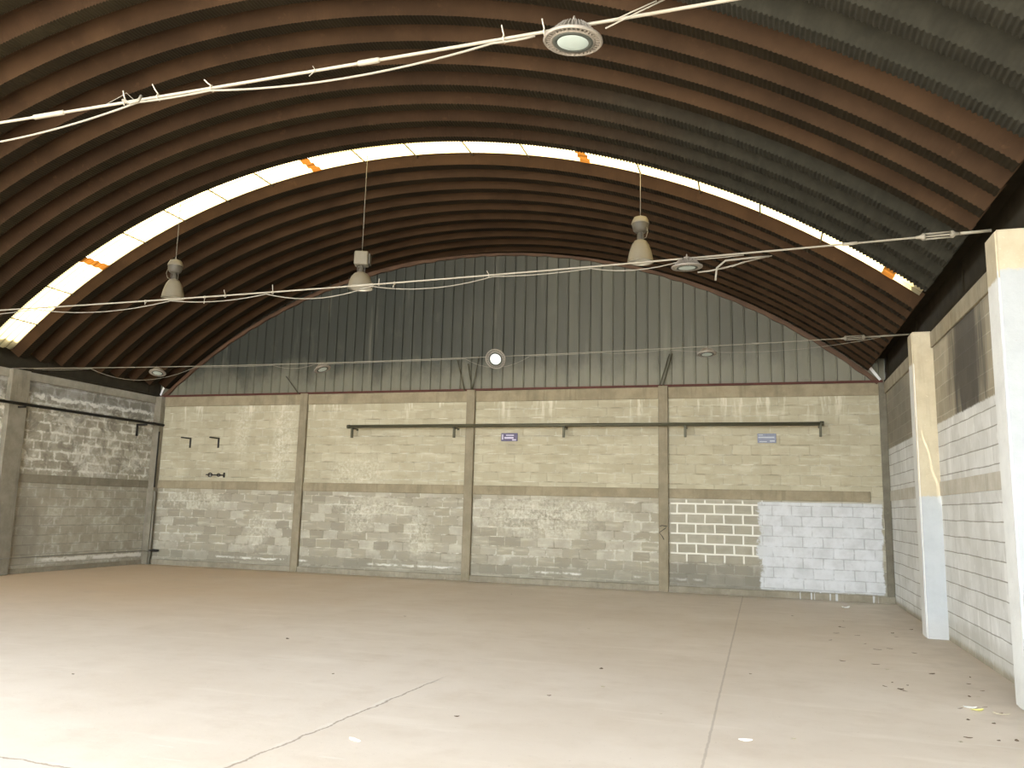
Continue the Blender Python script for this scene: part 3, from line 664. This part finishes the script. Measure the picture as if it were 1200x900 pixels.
# ------------------------------------------------------------------ round high-bay lamps hung from the tie rods
LED_PARTS = None
def led_proto(lens_mat):
    root = empty('high_bay_lamp')
    b = MB()                                   # finned housing
    b.lathe([(0.001, 0.075), (0.055, 0.075), (0.072, 0.070), (0.095, 0.040), (0.108, 0.005), (0.110, -0.005)], 40)
    for k in range(36):
        q = 2 * PI * k / 36; mx = Matrix.Rotation(q, 4, 'Z')
        bm = bmesh.new()
        vs = [bm.verts.new(p) for s_ in (-0.0028, 0.0028) for p in [(0.055, s_, 0.074), (0.082, s_, 0.078), (0.110, s_, 0.050), (0.134, s_, 0.012), (0.134, s_, 0.000), (0.100, s_, 0.000)]]
        bm.faces.new(vs[:6]); bm.faces.new(vs[6:][::-1])
        for i in range(6): bm.faces.new((vs[i], vs[6 + i], vs[6 + (i + 1) % 6], vs[(i + 1) % 6]))
        bmesh.ops.recalc_face_normals(bm, faces=bm.faces[:]); b.merge(bm, 0, mx)
    b.build('housing', M['led_body'], root)
    b = MB()                                   # rim: inner seat, radial spokes, outer ring
    b.lathe([(0.108, 0.004), (0.118, 0.004), (0.120, -0.012), (0.106, -0.012), (0.108, 0.004)], 48)
    b.lathe([(0.146, 0.008), (0.158, 0.006), (0.160, -0.006), (0.155, -0.012), (0.146, -0.010), (0.146, 0.008)], 48)
    for k in range(36):
        q = 2 * PI * k / 36; b.box((0.116, -0.0045, -0.010), (0.150, 0.0045, 0.004), 0, 0, Matrix.Rotation(q, 4, 'Z'))
    b.build('rim', M['led_body'], root)
    b = MB(); b.lathe([(0.084, -0.006), (0.084, -0.0145), (0.108, -0.015), (0.110, -0.006)], 48); b.lathe([(0.118, 0.0045), (0.147, 0.0045)], 48); b.build('gasket_and_slot_shade', M['led_dark'], root)  # second ring is a dark backing for the shaded slots between the spokes
    b = MB(); b.lathe([(0.0005, -0.019), (0.05, -0.018), (0.08, -0.0155), (0.086, -0.0135)], 48); b.build('lens', lens_mat, root)
    b = MB(); b.lathe([(0.030, 0.072), (0.034, 0.090), (0.030, 0.102), (0.001, 0.104)], 24); b.build('driver_cap', M['led_body'], root)
    b = MB(); b.tube([Vector((0.0, 0.016 * math.sin(q), 0.115 + 0.016 * math.cos(q))) for q in [2 * PI * i / 16 for i in range(17)]], 0.0045, 6, caps=False); b.build('hook', M['led_body'], root)
    return root
proto = led_proto(M['led_lens'])
white = led_proto(M['led_lens_white'])
def hang(src, rod, x, tilt, lab, first, sc=1.0, dz=0.0):
    o = src if first else copy_tree(src)
    p = at(rod, x); a = Vector((0, 0, 0.128 * sc)); rot = Matrix.Rotation(tilt[2], 4, 'Z') @ Matrix.Rotation(tilt[0], 4, 'X') @ Matrix.Rotation(tilt[1], 4, 'Y')
    o.rotation_euler = rot.to_euler(); o.scale = (sc,) * 3; o.location = p - rot @ a + Vector((0, 0, dz))
    tag(o, lab, 'lamp', 'round high-bay lamps on the tie rods'); return o
R_ = math.radians
hang(proto, R3, -0.905, (R_(4), R_(4), 0), 'large round finned lamp hanging nearest overhead from the thick tie rod', True, 1.0, 0.055)
hang(proto, R2, -0.69, (R_(3), R_(-2), 0.3), 'round finned lamp on the middle tie rod beside a bell lamp', False, 1.0, 0.04)
hang(proto, R1, -0.77, (R_(-8), 0, 0.5), 'flat round lamp seen nearly edge-on before the right gable sheets', False, 0.95, 0.0)
hang(proto, R1, -7.51, (R_(-20), R_(-14), 0.8), 'dusty tilted round lamp before the dark left part of the gable', False, 0.95, 0.0)
hang(proto, R1, -11.03, (R_(-16), R_(-4), 0.2), 'small round lamp at far left before the brown rib ends', False, 0.95, 0.0)
hang(white, R1, -4.17, (R_(-62), R_(8), 0.24), 'round lamp tipped forward showing its bright white lens', True, 1.08, 0.0)

# ------------------------------------------------------------------ bell-shaped pendant lamps below the skylight
def pendant(x, zb, ztop, boxy, lab, yaw=0.0, lean=0.0):
    y = 11.6; root = empty('pendant_lamp', (x, y, zb), (lean, 0, yaw)); tag(root, lab, 'lamp', 'bell-shaped pendant lamps under the skylight')
    if boxy: pr = [(0.060, 0.262), (0.110, 0.236), (0.155, 0.180), (0.188, 0.100), (0.202, 0.025), (0.206, 0.0)]
    else: pr = [(0.055, 0.335), (0.090, 0.315), (0.128, 0.255), (0.160, 0.165), (0.182, 0.070), (0.192, 0.0)]
    b = MB(); b.lathe(pr + [(pr[-1][0] + 0.006, -0.012), (pr[-1][0] - 0.004, -0.012)], 40)
    b.lathe([(0.001, pr[0][1] + 0.004), pr[0]], 40); rf = b.build('reflector', M['lamp'], root)
    b = MB(); b.lathe([(p[0] - 0.006, p[1] - 0.002) for p in pr[::-1]], 40); b.build('lining', M['lamp_in'], rf)
    h0 = pr[0][1]
    b = MB(); b.lathe([(0.001, 0.030), (0.06, 0.026), (0.12, 0.022), (pr[-1][0] - 0.012, 0.012)], 40); b.build('glass', M['lamp_glass'], root)
    b = MB(); b.lathe([(0.048, h0), (0.046, h0 + 0.05), (0.040, h0 + 0.055), (0.040, h0 + 0.12)], 20)
    for sx in (-1, 1): b.box((sx * 0.060 - 0.006, -0.012, h0 - 0.01), (sx * 0.060 + 0.006, 0.012, h0 + 0.13), 0, 0.002)
    b.build('neck', M['lamp_dark'], root)
    h1 = h0 + 0.115
    if boxy:
        b = MB(); b.box((-0.115, -0.105, h1), (0.115, 0.105, h1 + 0.235), 0, 0.022); g = b.build('ballast_housing', M['lamp'], root)
        b = MB(); b.box((0.115, -0.070, h1 + 0.02), (0.150, 0.085, h1 + 0.205), 0, 0.012); b.build('terminal_cover', M['lamp_dark'], g)
        h2 = h1 + 0.235
    else:
        b = MB(); b.lathe([(0.001, h1), (0.075, h1), (0.105, h1 + 0.03), (0.122, h1 + 0.09), (0.126, h1 + 0.135)], 32); g = b.build('ballast_housing', M['lamp_dark'], root)
        b = MB(); b.lathe([(0.126, h1 + 0.133), (0.136, h1 + 0.136), (0.134, h1 + 0.148), (0.118, h1 + 0.190), (0.098, h1 + 0.232), (0.060, h1 + 0.245), (0.001, h1 + 0.247)], 32); b.build('ballast_cap', M['lamp'], g)
        b = MB(); b.tube([(-0.115, -0.03, h1 + 0.06), (-0.135, -0.03, h1 - 0.02), (-0.110, -0.02, h1 - 0.10), (-0.06, 0, h0)], 0.006, 6); b.build('lead', M['lamp'], root)
        h2 = h1 + 0.247
    b = MB(); b.tube([Vector((0.014 * math.sin(q), 0, h2 + 0.012 + 0.014 * math.cos(q))) for q in [2 * PI * i / 14 for i in range(15)]], 0.005, 6, caps=False); b.build('hook', M['lamp'], root)
    b = MB(); b.tube([(0, 0, h2 + 0.02), (0, 0.0, ztop - zb)], 0.0055, 6); b.build('hanging_cord', M['rod_far'], root)
    return root
def ctop(x): return arch_z(x, RS) - 0.02
pendant(-10.07, 5.20, ctop(-10.07), False, 'leftmost bell-shaped pendant lamp with rounded ballast cap', 0.5, 0.03)
pendant(-6.31, 5.16, ctop(-6.31), True, 'bell-shaped pendant lamp with square ballast box above a cable sleeve', 0.35)
pendant(-1.66, 5.29, ctop(-1.66), False, 'rightmost bell-shaped pendant lamp, its pale reflector open underneath', 2.4)

# ------------------------------------------------------------------ wall fittings
root = tag(empty('pipe_rail', (-4.02, YB, 3.38)), 'long dark pipe on angle brackets across the back wall', 'pipe'); inv = Matrix.Translation((4.02, -YB, -3.38))
b = MB(); yp = YB - 0.26; b.tube([(-9.16, yp, 3.385), (-4.0, yp, 3.385), (1.15, yp, 3.375)], 0.036, 12); o = b.build('pipe', M['pipe'], root); o.matrix_parent_inverse = inv
for xx in (-9.16, 1.15):
    b = MB(); b.tube([(xx - 0.035, yp, 3.38), (xx + 0.035, yp, 3.38)], 0.046, 12); o = b.build('end_cap', M['pipe'], root); o.matrix_parent_inverse = inv
for xx in (-9.07, -6.53, -4.02, -1.47, 1.12):
    b = MB(); b.box((xx - 0.025, yp - 0.05, 3.335), (xx + 0.025, YB, 3.352)); b.box((xx - 0.025, YB - 0.012, 3.31), (xx + 0.025, YB, 3.35))
    b.box((xx - 0.024, yp - 0.02, 3.12), (xx + 0.024, yp + 0.03, 3.352), 0, 0.004)
    o = b.build('bracket', M['pipe'], root); o.matrix_parent_inverse = inv
root = tag(empty('pipe_rail', (XL, 14, 3.5)), 'thin dark pipe running along the stained left wall', 'pipe'); inv = Matrix.Translation((-XL, -14, -3.5))
b = MB(); b.tube([(XL + 0.25, YF + 1, 3.50), (XL + 0.25, 16.85, 3.47)], 0.032, 12); o = b.build('pipe', M['black'], root); o.matrix_parent_inverse = inv
for yy in (16.22, 12.75, 9.0):
    b = MB(); b.box((XL, yy - 0.02, 3.40), (XL + 0.30, yy + 0.02, 3.438)); b.box((XL + 0.005 if yy < 13 else XL, yy - 0.024, 3.14), (XL + 0.03, yy + 0.024, 3.43))
    o = b.build('bracket', M['black'], root); o.matrix_parent_inverse = inv
for xx, lab in ((-13.74, 'black angle bracket on the back wall nearer the left corner'), (-12.90, 'black angle bracket on the back wall beside a lime-streaked strip')):
    b = MB(); b.box((xx - 0.025, YB - 0.012, 2.90), (xx + 0.025, YB, 3.15), 0, 0.003); b.box((xx - 0.025, YB - 0.34, 3.118), (xx + 0.025, YB, 3.15), 0, 0.003)
    tag(b.build('wall_bracket', M['black']), lab, 'bracket', 'angle brackets left on the back wall')
root = tag(empty('wall_latch', (-12.88, YB, 2.23)), 'small black iron latch with pale eyes below the angle brackets', 'latch'); inv = Matrix.Translation((12.88, -YB, -2.23))
def put(b, nm, m): o = b.build(nm, m, root); o.matrix_parent_inverse = inv; return o
b = MB(); b.tube([(-13.17, YB - 0.03, 2.235), (-12.66, YB - 0.03, 2.225)], 0.014, 8); put(b, 'bar', M['black'])
for xx, s_ in ((-13.05, 0.055), (-12.80, 0.042)):
    b = MB(); b.tube([(xx + s_ * math.cos(q), YB - 0.035, 2.23 + s_ * 0.8 * math.sin(q)) for q in [2 * PI * i / 16 for i in range(17)]], 0.013, 6, caps=False); e = put(b, 'eye', M['black'])
    b = MB(); b.lathe([(0.001, 0.02), (s_ * 0.55, 0.018), (s_ * 0.6, 0.0)], 16, 0, Matrix.Translation((xx, YB, 2.225)) @ Matrix.Rotation(PI / 2, 4, 'X')); o = put(b, 'boss', M['tin'])
b = MB(); b.box((-12.66, YB - 0.05, 2.17), (-12.635, YB, 2.29), 0, 0.004); put(b, 'end_plate', M['black'])

def sign(x0, x1, z0, z1, mat, lines, pm, lab, rot=0.0):
    cx_, cz = (x0 + x1) / 2, (z0 + z1) / 2; root = tag(empty('wall_sign', (cx_, YB - 0.002, cz), (0, rot, 0)), lab, 'sign', 'small plaques under the long pipe')
    w, h = (x1 - x0) / 2, (z1 - z0) / 2
    b = MB(); b.box((-w, -0.018, -h), (w, 0.0, h), 0, 0.004); b.build('plate', mat, root)
    for (u0, u1, v0, v1) in lines:
        b = MB(); b.box((-w + 2 * w * u0, -0.0205, -h + 2 * h * v0), (-w + 2 * w * u1, -0.017, -h + 2 * h * v1)); b.build('printed_line', pm, root)
sign(-5.50, -5.12, 3.06, 3.24, M['navy'], [(0.30, 0.78, 0.66, 0.80), (0.20, 0.76, 0.30, 0.52), (0.68, 0.92, 0.08, 0.24), (0.06, 0.13, 0.2, 0.85)], M['print'], 'dark purple-blue plaque with pale lines beside the middle pillar')
sign(-0.06, 0.30, 3.02, 3.21, M['slate'], [(0.05, 0.90, 0.52, 0.66), (0.05, 0.30, 0.80, 0.88), (0.66, 0.92, 0.14, 0.28), (0.1, 0.5, 0.10, 0.18)], M['print2'], 'faded blue-grey plaque above the whitewashed patch')

# low conduit on the left wall
root = tag(empty('conduit', (XL, 15, 0.33)), 'thin low conduit along the foot of the left wall', 'conduit'); inv = Matrix.Translation((-XL, -15, -0.33))
b = MB(); b.tube([(XL + 0.14, YF + 0.5, 0.36), (XL + 0.14, 12.9, 0.34), (XL + 0.10, 14.6, 0.335), (XL + 0.22, 16.55, 0.34), (XL + 0.30, 16.78, 0.34)], 0.011, 8); o = b.build('pipe', M['rod_far'], root); o.matrix_parent_inverse = inv
b = MB(); b.tube([(XL + 0.26, 16.72, 0.34), (XL + 0.34, 16.80, 0.345), (XL + 0.46, 16.84, 0.345)], [0.02, 0.034, 0.026], 10); o = b.build('nozzle', M['black'], root); o.matrix_parent_inverse = inv
# downpipe in the left back corner
b = MB(); b.tube([(XL + 0.235, YB - 0.13, 0.0), (XL + 0.235, YB - 0.13, 1.35)], 0.022, 10); b.tube([(XL + 0.235, YB - 0.13, 1.30), (XL + 0.235, YB - 0.13, 1.80)], 0.026, 10)
tag(b.build('corner_upright', [M['rod_far']]), 'short pale upright pipe in the left back corner', 'pipe')
b = MB(); b.tube([(XL + 0.21, YB - 0.15, 1.9), (XL + 0.21, YB - 0.15, 3.30)], 0.018, 10)  # dark tube added to draw the shaded groove beside the corner pillar
tag(b.build('corner_upright', [M['black']]), 'dark upright tube drawn for the shaded groove in the left back corner', 'pipe')

# steel struts standing on the back pillars against the gable
for (xx, sp, lab) in ((XL + BAY, ((-0.55, 0.45),), 'faint leaning strut above the pillar nearest the left corner'),
                      (XL + 2 * BAY, ((-0.36, 0.72), (-0.10, 0.62), (0.16, 0.80)), 'dark leaning struts above the middle pillar'),
                      (XL + 3 * BAY, ((0.14, 0.70), (0.20, 0.70)), 'dark leaning struts above the pillar beside the white pointed blocks')):
    root = tag(empty('gable_brace', (xx, YB - 0.06, H)), lab, 'brace', 'struts on the pillar heads')
    for i, (dx, hh) in enumerate(sp):
        b = MB(); x0 = -0.16 if (dx < -0.2) else (0.02 if len(sp) == 3 else (-0.08 + 0.07 * i)); b.tube([(x0, 0.0, 0.0), (dx, 0.0, hh)], 0.013, 6); b.build('strut', M['pipe'], root)

# ------------------------------------------------------------------ litter on the floor
def leaf_mesh(name, L, W, curl, mat, seed):
    r = random.Random(seed); b = MB(); n = 7; rows = []
    for i in range(n + 1):
        t = i / n; w = W * math.sin(PI * min(1, t * 0.92 + 0.04)) ** 0.8 * (1 + r.uniform(-.15, .15)); zc = 0.006 + curl * (4 * (t - .5) ** 2) * L
        rows.append([((t - .5) * L, -w, zc + curl * W * 1.4), ((t - .5) * L, 0, zc), ((t - .5) * L, w, zc + curl * W * r.uniform(0.6, 2))])
    base = 0
    for row in rows: b.v += row
    for row in rows: b.v += [(p[0], p[1], p[2] - 0.002) for p in row]
    q = 3 * (n + 1)
    for i in range(n):
        for j in range(2):
            a = i * 3 + j; b.f.append((a, a + 3, a + 4, a + 1)); b.f.append((q + a, q + a + 1, q + a + 4, q + a + 3)); b.mi += [0, 0]; b.sm += [True, True]
    for i in range(n):
        for j in (0, 2): a = i * 3 + j; b.f.append((a, q + a, q + a + 3, a + 3)); b.mi.append(0); b.sm.append(False)
    o = b.build(name, mat); return o
kinds = [leaf_mesh('dry_leaf', 0.10, 0.022, 0.05, M['leaf'], 1), leaf_mesh('dry_leaf', 0.07, 0.026, 0.09, M['leaf'], 2), leaf_mesh('dry_leaf', 0.13, 0.014, 0.03, M['leaf'], 3), leaf_mesh('dry_leaf', 0.06, 0.024, 0.07, M['leaf_pale'], 4)]
spots = [(0.82, 10.01, 0), (1.23, 8.59, 2), (1.21, 8.65, 1), (1.23, 9.68, 3), (1.42, 7.00, 0), (1.18, 8.96, 1), (1.65, 9.62, 0), (0.18, 6.46, 3), (-0.15, 8.81, 1), (-0.81, 6.81, 3),
         (-5.41, 8.65, 1), (-3.93, 7.11, 1), (-2.29, 11.12, 3), (1.58, 8.02, 2), (1.80, 8.16, 2), (1.86, 7.93, 0), (1.72, 7.55, 1), (1.55, 7.60, 1), (1.75, 7.05, 0), (1.62, 7.0, 1), (1.34, 6.85, 3), (1.9, 9.2, 1), (1.95, 8.9, 0), (1.85, 8.6, 3), (2.0, 9.6, 2)]
rr = random.Random(11)
for _ in range(18): spots.append((0.2 + abs(rr.gauss(0.9, 0.55)), rr.uniform(8.2, 14.5), rr.randrange(3)))
for _ in range(10): spots.append((rr.uniform(-9, 0.5), rr.uniform(6, 15), rr.choice((1, 1, 3))))
used = set()
for (px, py, k) in spots:
    px = min(px, XR - 0.12)
    if 12.2 < py < 12.8 and px > 1.95: px = 1.7
    o = kinds[k] if k not in used else kinds[k].copy()
    if k in used: C.objects.link(o)
    used.add(k); s_ = rr.uniform(0.4, 0.8); o.location = (px, py, 0.0); o.rotation_euler = (0, 0, rr.uniform(0, 2 * PI)); o.scale = (s_,) * 3
    if k == 3: tag(o, 'small bleached leaf scrap lying on the dusty floor', 'leaf', 'bleached leaves on the floor')
    else: tag(o, 'small curled brown dry leaf lying on the dusty floor', 'leaf', 'brown dry leaves on the floor')
for nm, L, W, cu, mt, loc, rz, lab, cat in (
        ('yellow_leaf', 0.11, 0.035, 0.1, M['leaf_yellow'], (1.70, 7.98), 0.3, 'yellow-green leaf on the floor near the tall white pillar', 'leaf'),
        ('pale_leaf', 0.11, 0.030, 0.1, M['paper'], (1.665, 8.06), 0.1, 'cream leaf beside the yellow-green leaf near the tall white pillar', 'leaf'),
        ('pale_leaf', 0.12, 0.018, 0.1, M['leaf_pale'], (1.86, 7.90), -0.2, 'long straw-coloured leaf closest to the tall white pillar', 'leaf'),
        ('paper_scrap', 0.17, 0.050, 0.15, M['paper'], (1.37, 15.65), 0.6, 'crumpled white paper scrap before the whitewashed wall patch', 'paper'),
        ('paper_scrap', 0.13, 0.022, 0.02, M['paper'], (-2.70, 5.24), -0.5, 'white paper scrap beside the ragged floor crack', 'paper'),
        ('paper_scrap', 0.10, 0.030, 0.04, M['paper'], (-0.15, 6.28), 0.2, 'white paper scrap just right of the long straight floor joint', 'paper')):
    o = leaf_mesh(nm, L, W, cu, mt, len(lab)); o.location = (*loc, 0); o.rotation_euler = (0, 0, rz); tag(o, lab, cat)

# ------------------------------------------------------------------ daylight
w = bpy.data.worlds.new('sky'); bpy.context.scene.world = w; w.use_nodes = True
bg = w.node_tree.nodes['Background']; bg.inputs[0].default_value = (0.89, 0.945, 1.0, 1); bg.inputs[1].default_value = 2.2
sd = bpy.data.lights.new('sun', 'SUN'); sd.energy = 5.0; sd.angle = math.radians(0.6); sd.color = (1.0, 0.93, 0.82)
so = bpy.data.objects.new('sun', sd); C.objects.link(so)
so.rotation_euler = Vector((0.20, 0.40, -1.0)).to_track_quat('-Z', 'Y').to_euler(); so.location = (0, -5, 20)

# ------------------------------------------------------------------ camera
cam = bpy.data.cameras.new('camera'); co = bpy.data.objects.new('camera', cam); C.objects.link(co)
yaw, pit, rol = 0.3027, 0.1535, 0.0249
Fw = Vector((-math.sin(yaw) * math.cos(pit), math.cos(yaw) * math.cos(pit), math.sin(pit))); r0 = Vector((math.cos(yaw), math.sin(yaw), 0)); u0 = r0.cross(Fw)
rt = r0 * math.cos(rol) + u0 * math.sin(rol); up = -r0 * math.sin(rol) + u0 * math.cos(rol)
mw = Matrix((rt, up, -Fw)).transposed().to_4x4(); mw.translation = Vector((0, 0, 1.5996)); co.matrix_world = mw
cam.sensor_width = 36; cam.lens = 939.9 / 1200 * 36; cam.clip_end = 300
sc = bpy.context.scene; sc.camera = co
vs = sc.view_settings; vs.view_transform = 'Standard'; vs.look = 'None'; vs.gamma = 1; vs.use_curve_mapping = False; vs.exposure = 2.78
sc.cycles.max_bounces = 10; sc.cycles.diffuse_bounces = 8; sc.cycles.use_denoising = True
sc.cycles.sample_clamp_indirect = 6.0
